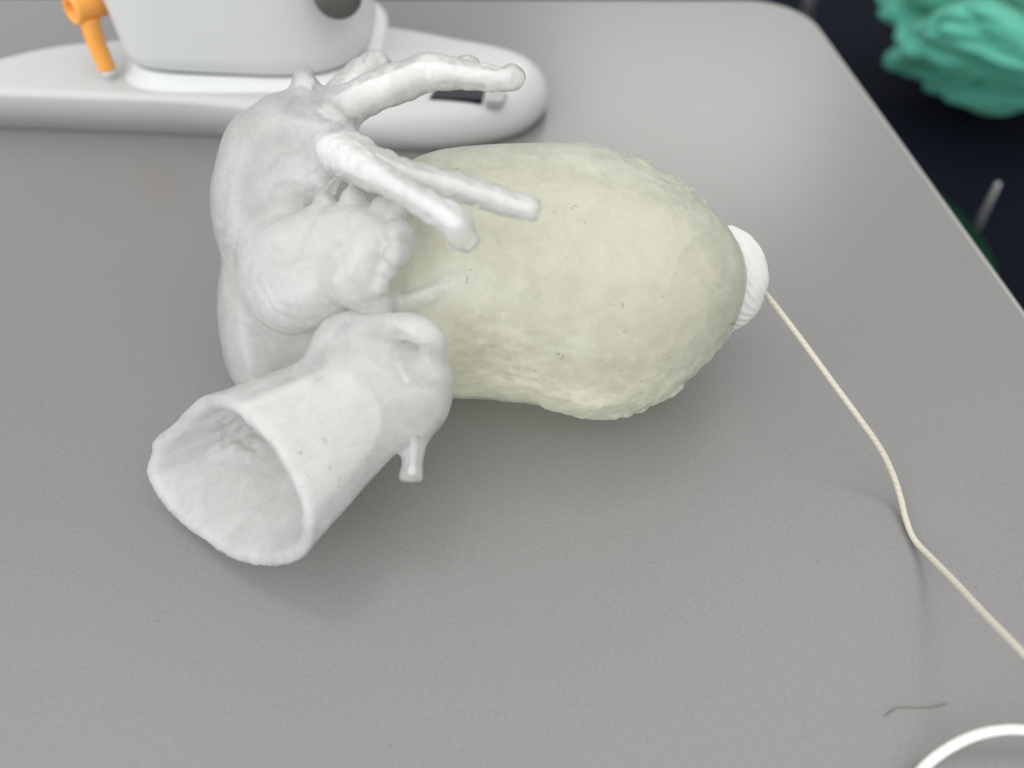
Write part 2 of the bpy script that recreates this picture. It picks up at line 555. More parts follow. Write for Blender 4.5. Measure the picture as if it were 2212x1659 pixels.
# --- ventricle
vc = W(1250, 605, .039)
ventricle = Puff([(880, 350), (915, 338), (960, 326), (1000, 319), (1060, 314), (1120, 312), (1180, 307), (1240, 311), (1300, 321), (1360, 337), (1420, 364), (1480, 403), (1540, 455), (1580, 505),
                  (1605, 555), (1612, 605), (1606, 650), (1592, 690), (1566, 738), (1530, 780), (1480, 826), (1430, 862), (1385, 886), (1335, 899), (1275, 904), (1225, 894), (1180, 879), (1130, 868),
                  (1070, 861), (1020, 857), (985, 860), (930, 850), (880, 800), (850, 700), (838, 600), (845, 480), (858, 400)], vc, toCam(vc), .037, .043, blur=5)
# --- atrium (the flattened bag on the left)
ac = W(600, 540, .042)
atrium = Puff([(495, 266), (540, 233), (588, 202), (620, 204), (665, 212), (715, 225), (757, 248), (742, 274), (766, 288), (770, 330), (752, 372), (735, 398), (722, 418), (690, 436), (720, 480),
               (780, 520), (810, 590), (800, 660), (770, 710), (735, 760), (690, 815), (620, 850), (560, 856), (527, 850), (503, 822), (486, 785), (478, 747), (471, 700), (468, 660), (470, 612),
               (477, 575), (477, 552), (464, 507), (455, 450), (455, 402), (462, 360), (474, 320)], ac, toCam(ac), .0195, .0115, blur=2.5)
# --- appendage with its scalloped edge
pl_, pr_, pm_ = march(atrium, 560, 600) + toCam(ac) * -.0055, march(ventricle, 900, 520) + toCam(ac) * .0125, march(atrium, 640, 640) + toCam(ac) * .004
pm_ = W(700, 690, .0) ; pm_ = CAM + ray(700, 690) * (depth_of(march(atrium, 640, 640)) - .004)
pc = (pl_ + pr_) / 2
append_poly = [(655, 472), (700, 452), (735, 440), (780, 434), (825, 446), (862, 462), (868, 485), (880, 510), (874, 536), (874, 556), (850, 576), (832, 600), (812, 622), (785, 642), (760, 650),
               (715, 672), (685, 692), (655, 708), (625, 714), (592, 698), (563, 668), (550, 625), (547, 582), (553, 545), (574, 516), (608, 492)]
nrm_p = np.cross(pr_ - pl_, cU); nrm_p = nrm_p / np.linalg.norm(nrm_p); nrm_p = nrm_p if nrm_p @ toCam(pc) > 0 else -nrm_p
appendage_a = Puff(append_poly, pc, nrm_p, .0090, .0075, blur=1.2, smooth=3)
apx = px(pc); apf = frame(nrm_p)
def on(f, u, v, lift=0.0):
    p = march(f, u, v)
    return p + toCam(p) * lift
ax_cam = np.array([cR, cU, -cF])
def in_plane(u, v, lift):
    d = ray(u, v); n = apf[2]
    return CAM + d * (((pc - CAM) @ n) / (d @ n)) + n * lift
ap_b = [(Ball(in_plane(u, v, l), r * apx), k) for u, v, r, l, k in
        [(717, 445, 25, .003, .0007), (777, 439, 28, .003, .0007), (838, 453, 24, .003, .0007), (868, 462, 25, .003, .0007), (882, 509, 29, .005, .0007), (880, 556, 27, .005, .0007),
         (848, 584, 21, .002, .0015), (828, 614, 19, .001, .0015), (772, 602, 52, .0030, .004), (830, 515, 40, .001, .004), (690, 470, 22, .001, .004)]]
ap_b.append((Ball(in_plane(648, 596, .001), np.array([92, 104, 70]) * apx, ax_cam), .008))
class Appendage:
    c, Rr = pc, .045
    def __call__(s, P):
        far = np.linalg.norm(P - s.c, axis=1) - s.Rr
        f = np.maximum(far, .012); m = far < .015
        if m.any():
            Q = P[m]; g = appendage_a(Q)
            for b, k in ap_b: g = smin(g, b(Q), k)
            f[m] = g
        return f
appendage = Appendage()
# --- pulmonary veins
vein_up = Chain(nodes([(640, 300, .072, 60), (700, 262, .076, 55), (765, 222, .079, 44), (830, 192, .081, 40), (900, 166, .082, 38), (960, 158, .083, 32), (1040, 166, .083, 29), (1106, 170, .083, 27), (1140, 172, .083, 27)]),
                cut=(W(1122, 170, .083), (lambda d: d / np.linalg.norm(d))(W(1140, 178, .083) - W(1100, 168, .083) + np.array([0, -.001, .002]))))
vein_back = Chain(nodes([(735, 215, .070, 40), (775, 165, .068, 34), (808, 134, .068, 25), (826, 135, .068, 20)]))
vein_lump = Chain(nodes([(905, 150, .083, 26), (944, 138, .083, 21), (950, 150, .083, 24)]))
vein_lump2 = Chain(nodes([(990, 150, .078, 22), (1012, 132, .076, 14), (1030, 150, .078, 15)]))
vein_stub = Chain(nodes([(652, 250, .074, 38), (657, 208, .081, 31), (659, 176, .085, 27), (659, 173, .085, 26)]))
unit = lambda d: d / np.linalg.norm(d)
vein_mid = Chain(nodes([(690, 300, .072, 56), (760, 326, .076, 40), (835, 362, .080, 33), (900, 381, .083, 29), (977, 402, .086, 31), (1050, 424, .088, 30), (1166, 457, .090, 27), (1200, 467, .090, 27)]),
                 cut=(W(1166, 455, .090), unit(W(1200, 465, .090) - W(1100, 440, .090))))
_bc = W(985, 500, .092)
vein_low = Chain(nodes([(690, 312, .072, 56), (745, 342, .081, 44), (800, 372, .087, 38), (865, 408, .091, 31), (930, 446, .093, 33), (985, 486, .093, 35), (1012, 526, .090, 32), (1040, 580, .086, 30)]),
                 cut=(W(1000, 508, .0925), unit(unit(W(1030, 560, .088) - W(985, 486, .093)) * .75 + toCam(_bc) * .66)))
nub = Chain([(on(atrium, 610, 400, -.006), 50 * .00014), (on(atrium, 655, 375, .000), 50 * .00014), (on(atrium, 686, 388, .006), 40 * .00014), (on(atrium, 702, 402, .009), 28 * .00014)])
# --- aorta: a flared tube cut open towards the lower left
O = W(490, 1042, .028)
root = W(826, 826, .034)
a_ax = root - O; AL = np.linalg.norm(a_ax); a_ax = a_ax / AL
n_rim = np.array([.52, .70, -.49]); n_rim /= np.linalg.norm(n_rim)
re1, re2, _ = frame(-n_rim)
rim_uv = [(313, 1020), (324, 978), (321, 962), (334, 946), (361, 928), (397, 892), (425, 868), (457, 858), (493, 864), (525, 884), (565, 924), (605, 968), (629, 1016), (652, 1060), (666, 1108), (668, 1168), (657, 1196), (637, 1214), (608, 1224),
          (580, 1227), (533, 1220), (492, 1206), (436, 1168), (388, 1132), (356, 1100), (328, 1060)]
rim_pl = catmull([np.array(p) for p in plane_pts(rim_uv, O, n_rim, re1, re2)], 3, True)
rim_f = Field2D(rim_pl, blur=1.0)
def aorta_sec(P, off, shrink):
    q = P - O
    t = (q @ n_rim) / (a_ax @ n_rim)
    q2 = q - t[:, None] * a_ax
    tt = np.clip(t / AL, -.5, 1.2)
    s = 1 - shrink * np.clip(tt, 0, 1.2) ** .9
    flare = 1.0
    return -(rim_f(q2 @ re1 / s, q2 @ re2 / s) - off) * s * .82, t
def aorta_out(P):
    f, t = aorta_sec(P, -.0009, .43)
    f = smax(f, -(t) * .9, .0010)
    return smax(f, (t - AL) * .9, .01)
def lumen(P):
    f, t = aorta_sec(P, .0037, .49)
    return smax(f, (t - AL * .86), .014)
# --- root of the aorta: sinuses, collar, coronary stub
dome = Ball(W(815, 804, .042), 98 * px(W(822, 808, .04)))
sinus = Ball(W(902, 866, .040), 60 * px(W(900, 872, .04)))
def root_core(P):
    return smin(smin(aorta_out(P), dome(P), .008), sinus(P), .006)
rpx = px(on(root_core, 820, 790))
collar = Chain([(on(root_core, u, v, l), r * rpx) for u, v, l, r in
                [(694, 764, -.003, 26), (703, 742, -.001, 33), (733, 714, .000, 36), (790, 704, .0, 29), (845, 703, .0, 27), (893, 706, -.001, 31), (930, 724, -.003, 28), (942, 752, -.006, 22)]] if False else
               nodes([(694, 766, .047, 26), (704, 742, .049, 33), (733, 714, .053, 36), (790, 705, .057, 30), (845, 703, .058, 29), (893, 706, .059, 32), (930, 727, .058, 32), (938, 758, .054, 28)]))
bump1 = Ball(on(root_core, 892, 822, -.0015), 17 * rpx)
bump2 = Ball(W(926, 812, .047), 48 * rpx)
stub = Chain(nodes([(895, 905, .040, 46), (893, 950, .036, 31), (891, 1000, .032, 23), (889, 1028, .030, 27), (889, 1060, .028, 25)]),
             cut=(W(889, 1042, .030), (lambda d: d / np.linalg.norm(d))(W(889, 1060, .028) - W(892, 1000, .032))))
coronary = Chain([(on(ventricle, u, v, l), r * .00014) for u, v, l, r in [(850, 655, .004, 20), (880, 652, .003, 18), (912, 643, .001, 17), (948, 625, -.0004, 14), (980, 604, -.0015, 10)]])
_c0 = coronary.n[0][0]
flap = Chain([(W(800, 668, .052), 18 * .00014), (W(830, 650, .052), 24 * .00014), (_c0, 20 * .00014)])

PARTS = [  # name, field, blend
    ('ventricle', ventricle, 0), ('atrium', atrium, .007), ('vein', vein_up, .006), ('vein', vein_mid, .005), ('vein', vein_low, .0035), ('vein', vein_stub, .005),
    ('lobe', vein_back, .003), ('lobe', vein_lump, .004), ('lobe', vein_lump2, .003), ('lobe', nub, .004), ('appendage', appendage, .0035),
    ('aorta', aorta_out, .005), ('aortic_root', dome, .014), ('aortic_root', sinus, .011), ('aortic_root', bump2, .006), ('collar', collar, .003),
    ('coronary_stub', stub, .004), ('coronary_artery', coronary, .0022), ('coronary_artery', flap, .003)]
PART_ID = []
_key = {}
for i, (nm, f, k) in enumerate(PARTS):
    kk = nm if nm in ('aortic_root', 'coronary_artery') else (nm, i)
    PART_ID.append(_key.setdefault(kk, len(_key)))
ID_NAME = {}
for (nm, f, k), pid in zip(PARTS, PART_ID): ID_NAME[pid] = nm
YELLOW = [i for i, p in enumerate(PARTS) if p[0] == 'ventricle']

OFFS = {'ventricle': .06, 'atrium': .03, 'vein': .0019, 'lobe': .0030, 'appendage': .03, 'aorta': .02, 'aortic_root': .05, 'collar': .05, 'coronary_stub': .0018, 'coronary_artery': .0014}
def field(P, mode='outer'):
    out = core = None; per = []
    for nm, f, k in PARTS:
        g = f(P).astype(np.float32)
        per.append(g)
        out = g if out is None else smin(out, g, k)
        if mode != 'outer':
            g2 = g + OFFS[nm]
            core = g2 if core is None else smin(core, g2, k)
    lu = lumen(P)
    out = smax(out, -lu, .0010)
    out = smax(out, .0012 - P[:, 2], .002)          # rests on the table
    if mode == 'outer': return out
    core = smax(smax(core, .0005 - lu, .0005), .0030 - P[:, 2], .002)
    # the solid white lining fills only the free vessels, not the hollow chambers they leave from
    hollow = np.min([g for g, p in zip(per, PARTS) if p[0] in ('ventricle', 'atrium', 'aortic_root', 'aorta', 'appendage')], 0)
    core = smax(core, .0015 - hollow, .005)
    if mode == 'both': return out, core
    return out, np.array(per), lu

def surface_nets(f, lo, h):
    s = f < 0
    nx, ny, nz = f.shape
    c = np.zeros((nx - 1, ny - 1, nz - 1), np.int8)
    for i in (0, 1):
        for j in (0, 1):
            for k in (0, 1):
                c += s[i:nx - 1 + i, j:ny - 1 + j, k:nz - 1 + k]
    act = (c > 0) & (c < 8)
    idx = np.full(act.shape, -1, np.int32); cells = np.argwhere(act); idx[act] = np.arange(len(cells))
    acc = np.zeros((len(cells), 3)); cnt = np.zeros(len(cells))
    cor = [(i, j, k) for i in (0, 1) for j in (0, 1) for k in (0, 1)]
    val = {q: f[cells[:, 0] + q[0], cells[:, 1] + q[1], cells[:, 2] + q[2]] for q in cor}
    for q in cor:
        for ax in range(3):
            if q[ax]: continue
            q2 = tuple(1 if a == ax else q[a] for a in range(3))
            a, b = val[q], val[q2]; m = (a < 0) != (b < 0)
            t = np.where(m, a / np.where(m, a - b, 1), 0)
            p = np.array(q, float)[None].repeat(len(cells), 0); p[:, ax] += t
            acc[m] += p[m]; cnt[m] += 1
    V = lo + (cells + acc / cnt[:, None]) * h
    Q = []
    for ax in range(3):
        b, c2 = [(1, 2), (2, 0), (0, 1)][ax]
        sl0 = [slice(None)] * 3; sl1 = [slice(None)] * 3
        sl0[ax] = slice(0, -1); sl1[ax] = slice(1, None)
        a0, a1 = s[tuple(sl0)], s[tuple(sl1)]
        E = np.argwhere(a0 != a1)
        E = E[(E[:, b] > 0) & (E[:, c2] > 0) & (E[:, b] < f.shape[b] - 1) & (E[:, c2] < f.shape[c2] - 1)]
        flip = ~s[E[:, 0], E[:, 1], E[:, 2]]
        def g(db, dc):
            X = E.copy(); X[:, b] -= db; X[:, c2] -= dc
            return idx[X[:, 0], X[:, 1], X[:, 2]]
        q = np.stack([g(1, 1), g(0, 1), g(0, 0), g(1, 0)], 1)
        q[flip] = q[flip][:, ::-1]
        Q.append(q)
    return V, np.concatenate(Q)

VOX = .00076
lo = np.array([-.135, .065, -.003]); hi = np.array([.115, .345, .115])
BS = 10
nb = np.ceil((hi - lo) / (VOX * BS)).astype(int)
G = np.full(tuple(nb * BS + 1), .02, np.float32)
G2 = G.copy()
bc = np.stack(np.meshgrid(*[np.arange(n) for n in nb], indexing='ij'), -1).reshape(-1, 3)
cen = lo + (bc + .5) * BS * VOX
fc, fcore = field(cen, 'both')
diag = BS * VOX * .9
for b, cv in zip(bc[fc <= -diag * 1.5 - .0055], fcore[fc <= -diag * 1.5 - .0055]):
    sl = tuple(slice(b[a] * BS, (b[a] + 1) * BS + 1) for a in range(3))
    G[sl] = -.02; G2[sl] = -.02 if cv < 0 else .02
actb = bc[(fc < diag * 1.5) & (fc > -diag * 1.5 - .0055)]
loc = np.stack(np.meshgrid(*[np.arange(BS + 1)] * 3, indexing='ij'), -1).reshape(-1, 3)
for ch in range(0, len(actb), 300):
    bb = actb[ch:ch + 300]
    ii = (bb[:, None, :] * BS + loc[None]).reshape(-1, 3)
    g1, g2 = field(lo + ii * VOX, 'both')
    G[ii[:, 0], ii[:, 1], ii[:, 2]] = g1
    G2[ii[:, 0], ii[:, 1], ii[:, 2]] = g2
HV, HQ = surface_nets(G, lo, VOX)
CV, CQ = surface_nets(G2, lo, VOX)
# one relaxation pass towards neighbours removes the grid steps
def scat(Q, n, A):
    return np.stack([np.bincount(Q, A[:, k], n) for k in range(A.shape[1])], 1)
def vnormals(V, Q):
    n = np.cross(V[Q[:, 2]] - V[Q[:, 0]], V[Q[:, 3]] - V[Q[:, 1]])
    out = sum(scat(Q[:, j], len(V), n) for j in range(4))
    return out / (np.linalg.norm(out, axis=1)[:, None] + 1e-20)
def relax(V, Q, it, lam=.5):
    for _ in range(it):
        acc = sum(scat(Q[:, j], len(V), V[Q[:, (j + 1) % 4]]) for j in range(4))
        cnt = sum(np.bincount(Q[:, j], minlength=len(V)) for j in range(4))
        V = V + lam * (acc / np.maximum(cnt, 1)[:, None] - V)
    return V
HV = relax(HV, HQ, 2)
_w = np.exp(-(((HV - O) @ n_rim) / .0035) ** 2) * (np.abs(rim_f((HV - O) @ re1, (HV - O) @ re2)) < .008)
HV = HV + _w[:, None] * (relax(HV, HQ, 8) - HV)
CV = relax(CV, CQ, 4)
F0, PER, LU = field(HV, 'full')
nor = vnormals(HV, HQ)
pid = np.array(PART_ID)[np.argmin(PER, 0)]
inner = (-LU > F0 - 1e-4) & (-LU > -.0008)
aid = [p for (nm, f, k), p in zip(PARTS, PART_ID) if nm == 'aorta'][0]
pid[inner] = aid
# colour of the cast: the thick-walled ventricle is yellower than the thin vessels
fy = PER[YELLOW].min(0); fw = np.delete(PER, YELLOW, 0).min(0)
tint = 1 / (1 + np.exp(-(fw - fy - .001) / .0016))
tint = np.clip(tint, 0, 1)
# relief
isv = tint
disp = .00018 * fbm(HV, 110, 2, 1) + .00004 * fbm(HV, 620, 2, 5)
disp += isv * (.00035 * fbm(HV, 60, 2, 11))
isvein = np.isin(pid, [p for p, n in ID_NAME.items() if n in ('vein', 'lobe', 'coronary_artery')])
disp += isvein * .00058 * fbm(HV, 290, 2, 21)
def uvpos(P):
    d = P - CAM; t = d @ cF
    return 1106 + FPX * (d @ cR) / t, 829.5 - FPX * (d @ cU) / t
hu, hv_ = uvpos(HV)
# jagged trimming along the far rim of the ventricle, ridge on its near rim
rim_ang = np.abs(nor @ toCam(vc))
far = isv * np.exp(-((hu - 1420) / 130) ** 2) * (hv_ < 520) * np.exp(-(rim_ang / .45) ** 2)
disp += far * np.clip(.0013 * vnoise(HV, 300, 31) + .0011 * vnoise(HV, 560, 33), -.0003, .0022)
near = isv * (hv_ > 700) * (hu > 1150) * np.exp(-((rim_ang - .25) / .22) ** 2)
disp += near * .0011 * fbm(HV, 200, 3, 41)
# ripples where the lower ventricle was pulled from its mould
rip = isv * np.exp(-(((hu - 1060) / 130) ** 2 + ((hv_ - 770) / 60) ** 2))
disp += rip * .0006 * fbm(HV * np.array([.6, 1.5, 1.5]), 260, 3, 45)
low = isv * np.exp(-(((hu - 1330) / 190) ** 2 + ((hv_ - 800) / 70) ** 2))
disp += low * .00045 * fbm(HV, 160, 3, 47)
# folds of the atrium wall below its upper bulge and around the appendage
fold = (pid == [p for p, n in ID_NAME.items() if n == 'atrium'][0]) * np.exp(-(((hu - 520) / 60) ** 2 + ((hv_ - 500) / 45) ** 2))
disp += fold * .0005 * fbm(HV * np.array([.7, 1.6, 1.6]), 260, 2, 51)
apid = [p for p, n in ID_NAME.items() if n == 'appendage'][0]
ringd = np.hypot((hu - 665) * 1.0, (hv_ - 570) * .95)
disp += (pid == apid) * np.exp(-((ringd - 120) / 45) ** 2) * (hv_ > 600) * (hu < 730) * .00012 * np.sin(ringd / 4.0 + 3 * vnoise(HV, 200, 61))
# flaky ridges inside the mouth of the aorta
lump = (pid == aid) * (np.exp(-(((hu - 326) / 12) ** 2 + ((hv_ - 958) / 10) ** 2)) + .8 * np.exp(-(((hu - 500) / 14) ** 2 + ((hv_ - 856) / 7) ** 2)) + .6 * np.exp(-(((hu - 570) / 20) ** 2 + ((hv_ - 842) / 8) ** 2)))
disp += lump * .0
flk = inner * np.exp(-(((hu - 500) / 75) ** 2 + ((hv_ - 945) / 45) ** 2))
disp += flk * .0030 * np.clip(np.abs(vnoise(HV, 260, 71)) * 1.6 + .5 * vnoise(HV, 520, 72) - .25, 0, .8)
lipn = (pid == aid) & (np.abs((HV - O) @ n_rim) < .004)
disp += lipn * .0 * fbm(HV, 240, 2, 81)
HV = HV + nor * disp[:, None]
HV[:, 2] = np.maximum(HV[:, 2], .0006)
nor = vnormals(HV, HQ)

kind_of = np.array([ID_NAME[p] for p in range(len(_key))])
thin = np.exp(-np.maximum(PER[[i for i, p in enumerate(PARTS) if p[0] == 'atrium'][0]] - np.delete(PER, [i for i, p in enumerate(PARTS) if p[0] == 'atrium'], 0).min(0), 0) / .003)
thin = np.where(np.isin(pid, [p for p, n in ID_NAME.items() if n in ('atrium',)]), 1.0, thin * .5) * (1 - tint)
rimw = np.exp(-(((HV - O) @ n_rim) / .0011) ** 2) * (pid == aid) * (np.abs(nor @ n_rim) > .6)
base = {'ventricle': .68, 'atrium': .54, 'vein': .52, 'lobe': .56, 'appendage': .74, 'aorta': .60, 'aortic_root': .66, 'collar': .66, 'coronary_stub': .44, 'coronary_artery': .75}
opac = np.array([base[ID_NAME[p]] for p in range(len(_key))])[pid] + .2 * rimw
for _ in range(10):                                # soften the steps between neighbouring walls
    opac = relax(np.repeat(opac[:, None], 3, 1), HQ, 1, .8)[:, 0]
opac = np.clip(opac, 0, 1)
heart = tag(empty('heart_model'), 'translucent milky silicone heart model lying on the grey table', 'heart model')
fl_ = pid[HQ]
fpid = np.where((fl_[:, 0] == fl_[:, 1]) | (fl_[:, 0] == fl_[:, 2]), fl_[:, 0], np.where(fl_[:, 1] == fl_[:, 2], fl_[:, 1], fl_[:, 3]))
PLAB = {'ventricle': 'thick yellowish ventricle body with a rounded apex', 'aorta': 'open flared white tube facing the viewer'}
PARTOBJ = {}
for p in range(len(_key)):
    q = HQ[fpid == p]
    if len(q) == 0: continue
    used, inv = np.unique(q, return_inverse=True)
    me = mesh_np(ID_NAME[p], HV[used], inv.reshape(-1, 4))
    at = me.attributes.new('tint', 'FLOAT', 'POINT')
    at.data.foreach_set('value', tint[used].astype(np.float32))
    at = me.attributes.new('opacity', 'FLOAT', 'POINT')
    at.data.foreach_set('value', opac[used].astype(np.float32))
    me.normals_split_custom_set_from_vertices(nor[used].tolist())
    o = link(ID_NAME[p], me, M_SIL, heart)
    PARTOBJ[p] = o
    if ID_NAME[p] in PLAB: o['label'] = PLAB[ID_NAME[p]]

_, CPER, _ = field(CV, 'full')
ct = 1 / (1 + np.exp(-(np.delete(CPER, YELLOW, 0).min(0) - CPER[YELLOW].min(0) - .001) / .0016))
CV = CV + vnormals(CV, CQ) * (.00016 * (np.argmin(CPER, 0) != [i for i, p in enumerate(PARTS) if p[0] == 'aorta'][0]) * fbm(CV, 300, 2, 91) + .0004 * ct * fbm(CV, 110, 3, 93))[:, None]
lab = np.arange(len(CV))
while True:                                        # connected pieces of the lining
    m = lab[CQ].min(1); new = lab.copy()
    for k in range(4): np.minimum.at(new, CQ[:, k], m)
    new = new[new]
    if (new == lab).all(): break
    lab = new
for L_ in np.unique(lab):
    q = CQ[lab[CQ[:, 0]] == L_]
    if len(q) < 150: continue
    used, inv = np.unique(q, return_inverse=True)
    own = np.bincount(np.array(PART_ID)[np.argmin(CPER[:, used], 0)], minlength=len(_key)).argmax()
    me = mesh_np('lining', CV[used], inv.reshape(-1, 4))
    at = me.attributes.new('tint', 'FLOAT', 'POINT'); at.data.foreach_set('value', ct[used].astype(np.float32))
    at = me.attributes.new('opacity', 'FLOAT', 'POINT'); at.data.foreach_set('value', np.full(len(used), .96, np.float32))
    link('lining', me, M_CORE, PARTOBJ[int(own)])

# ================================================================== cotton plug and cord
plug_c = W(1556, 606, .036)
e_x = np.array([.96, -.05, -.28]); e_x /= np.linalg.norm(e_x)
e_y = cU - e_x * (cU @ e_x); e_y /= np.linalg.norm(e_y)
e_z = np.cross(e_x, e_y)
s = px(plug_c)
bm = bmesh.new(); bmesh.ops.create_icosphere(bm, subdivisions=6, radius=1)
PV = np.array([v.co[:] for v in bm.verts])
pl_P = plug_c + (PV[:, :1] * e_x * 98 + PV[:, 1:2] * e_y * 116 + PV[:, 2:] * e_z * 100) * s
ang = np.arctan2(PV[:, 1], PV[:, 2])
wr = .016 * np.sin(ang * 36 + PV[:, 0] * 20 + 2.5 * vnoise(PV, 3, 3)) + .03 * fbm(PV, 2.6, 2, 5) + .004 * vnoise(PV, 30, 9)
pl_P = plug_c + (pl_P - plug_c) * (1 + wr[:, None])
for v, c in zip(bm.verts, pl_P): v.co = c
me = bpy.data.meshes.new('cotton_plug'); bm.to_mesh(me); bm.free()
me.polygons.foreach_set('use_smooth', [True] * len(me.polygons))
tag(link('cotton_plug', me, M_COTTON), 'white fluffy cotton plug stuffed at the tip of the heart model', 'cotton plug')

cp = [(1640, 622, .034), (1655, 636, .033), (1690, 680, .031), (1740, 746, .028), (1800, 828, .024), (1852, 898, .0195), (1900, 966, .013), (1928, 1022, .0075), (1945, 1074, .0035), (1957, 1122, .0018), (1975, 1165, .0016),
      (2010, 1203, .004), (2060, 1254, .010), (2125, 1324, .018), (2215, 1416, .027), (2290, 1490, .030), (2390, 1570, .020), (2480, 1660, .008), (2550, 1740, .0012)]
path = catmull([W(u, v, z) for u, v, z in cp], 12)
me = tube(path, .00090, 12, name='beige_cord')
tag(link('cord', me, M_CORD), 'thin beige twisted cord running from the cotton plug to the right edge', 'cord')
cp = [(1930, 1740, .004), (1992, 1662, .006), (2040, 1622, .008), (2098, 1592, .0095), (2155, 1578, .010), (2215, 1577, .010), (2300, 1590, .008), (2380, 1640, .004)]
path = catmull([W(u, v, z) for u, v, z in cp], 14)
me = tube(path, .00125, 12, name='white_cord')
tag(link('cord', me, M_CORDW), 'white cord looping into the bottom right corner', 'cord')

# ================================================================== device behind the heart model
dev = tag(empty('desk_device'), 'white plastic desk device with a pedestal on a rounded base plate', 'device')
PT = .020
bp_front = [W(u, v, 0)[:2] for u, v in [(-110, 275), (0, 279), (240, 288), (470, 298), (700, 318), (850, 330), (960, 331), (1060, 318), (1130, 297), (1170, 266), (1183, 238)]]
bp_back = [W(u, v, 0.0)[:2] for u, v in [(1172, 202), (1120, 170), (1020, 148), (800, 122)]] + [W(u, v, PT)[:2] for u, v in [(480, 78), (300, 80), (130, 94), (0, 122), (-90, 148)]] + [np.array((-.276, .3265))]
out2 = catmull([np.array(p) for p in bp_front + bp_back], 7, True)
cx0, cx1 = -.16, .0
def plate_ring(k):
    """k: (inset fraction of local fillet, height from top fraction)"""
    P = [np.asarray(p) for p in out2]; res = []
    m = len(P)
    for i in range(m):
        t = P[(i + 1) % m] - P[i - 1]; t /= np.linalg.norm(t)
        nn = np.array([-t[1], t[0]])
        fx = np.clip((P[i][0] - cx0) / (cx1 - cx0), 0, 1); fx = fx * fx * (3 - 2 * fx)
        r = .0035 + (.0145 - .0035) * fx
        q = P[i] + nn * r * k[0]
        res.append((*q, PT - r * k[1] if k[1] is not None else .0006))
    return res
prof = [(.12, None)] + [(1 - math.cos(a), 1 - math.sin(a)) for a in np.linspace(0, math.pi / 2, 8)]
V, Fc = loft([plate_ring(k) for k in prof])
link('base_plate', mesh_py('base_plate', V, Fc), M_PLATE, dev)

def foot(z, grow=0.0, n=96):
    cx, cy, sx, sy = -.119, .366, .054 + grow, .043 + grow
    out = []
    for j in range(n):
        a = 2 * math.pi * j / n
        c, s_ = math.cos(a), math.sin(a)
        e = 5.0 if c < 0 else 3.0
        e2 = 2 / e
        out.append((cx + sx * math.copysign(abs(c) ** e2, c), cy + sy * math.copysign(abs(s_) ** e2, s_), z))
    return out
def seamz(p, z):
    fx = (p[0] + .173) / .107
    return (p[0], p[1], z + .0016 * math.cos(min(max(fx, 0), 1) * 3.4))
skirt = [[(x, y, z) for x, y, z in foot(z, g)] for z, g in ((PT - .001, .0055), (PT + .0003, .0032), (PT + .0012, .0016), (PT + .003, .0005), (PT + .0048, 0.0))]
skirt[-1] = [seamz(p, p[2]) for p in skirt[-1]]
V, Fc = loft(skirt); link('pedestal_skirt', mesh_py('pedestal_skirt', V, Fc), M_WHITE, dev)
V, Fc = loft([[seamz(p, p[2]) for p in foot(PT + .0042, -.0014)], [seamz(p, p[2]) for p in foot(PT + .0074, -.0014)]])
link('seam', mesh_py('seam', V, Fc), M_SEAM, dev)
colr = [[seamz(p, p[2]) for p in foot(PT + .0062, -.0006)], [seamz(p, p[2]) for p in foot(PT + .0070, .0002)]] + [foot(z, g) for z, g in ((.034, .0004), (.06, .0008), (.10, .0010), (.15, .001), (.16, -.002), (.164, -.012))]
V, Fc = loft(colr); link('pedestal', mesh_py('pedestal', V, Fc), M_WHITE, dev)
# dark knob on the pedestal
def lathe_along(c, ax, prof, n=32):
    ax = Vector(ax).normalized(); e1 = ax.orthogonal().normalized(); e2 = ax.cross(e1); c = Vector(c)
    rings = [[tuple(c + ax * h + (e1 * math.cos(2 * math.pi * j / n) + e2 * math.sin(2 * math.pi * j / n)) * r) for j in range(n)] for r, h in prof]
    return rings
kn = W(728, -18, .060)
kd = ray(728, -18); kt = .3255 / kd[1]; kp = CAM + kd * kt
V, Fc = loft(lathe_along(kp, (.25, -1, .1), [(.0085, -.004), (.0095, .002), (.0098, .0035), (.0088, .0052), (.005, .006), (.0005, .0062)]))
link('knob', mesh_py('knob', V, Fc), M_DARK, dev)
# display and button let into the plate
def slab(name, uv, z0, z1, mat):
    pts = [W(u, v, z1) for u, v in uv]
    c = np.mean(pts, 0)
    V, Fc = loft([[(p[0], p[1], z0) for p in pts], [(p[0], p[1], z1 - .0004) for p in pts], [tuple(c + (p - c) * .97 - np.array([0, 0, 0])) for p in pts]])
    link(name, mesh_py(name, V, Fc, False), mat, dev)
slab('display', [(927, 211), (1041, 213), (1056, 172), (952, 168)], PT - .002, PT + .0009, M_SCREEN)
slab('button', [(1050, 217), (1086, 219), (1094, 196), (1060, 194)], PT - .002, PT + .0011, M_GREYBTN)

# orange tube holder hanging on the pedestal
hold = tag(empty('tube_holder'), 'orange plastic tube holder hanging on the left of the white pedestal', 'holder')
rc = CAM + ray(156, 22) * .338
rad = 30 * px(rc)
ax = np.array([-.55, -.72, .12]); ax /= np.linalg.norm(ax)
pr = [(rad * .62, -.004), (rad * .66, .0), (rad * .80, .0008), (rad * .96, .0004), (rad, -.0012), (rad * .98, -.006), (rad * .96, -.017)]
V, Fc = loft(lathe_along(rc, ax, pr), True, True)
link('ring', mesh_py('ring', V, Fc), M_ORANGE, hold)
p0, p1 = CAM + ray(192, 40) * .343, W(233, 150, .0245)
armp = catmull([p0, p0 * .55 + p1 * .45 + np.array([-.0006, 0, 0]), p1], 8)
me = tube(armp, lambda i: .0042 - .0006 * i / 16, 16, name='arm')
link('arm', me, M_ORANGE, hold)
tipp = [p1, p1 + (p1 - p0) * .07, p1 + (p1 - p0) * .13]
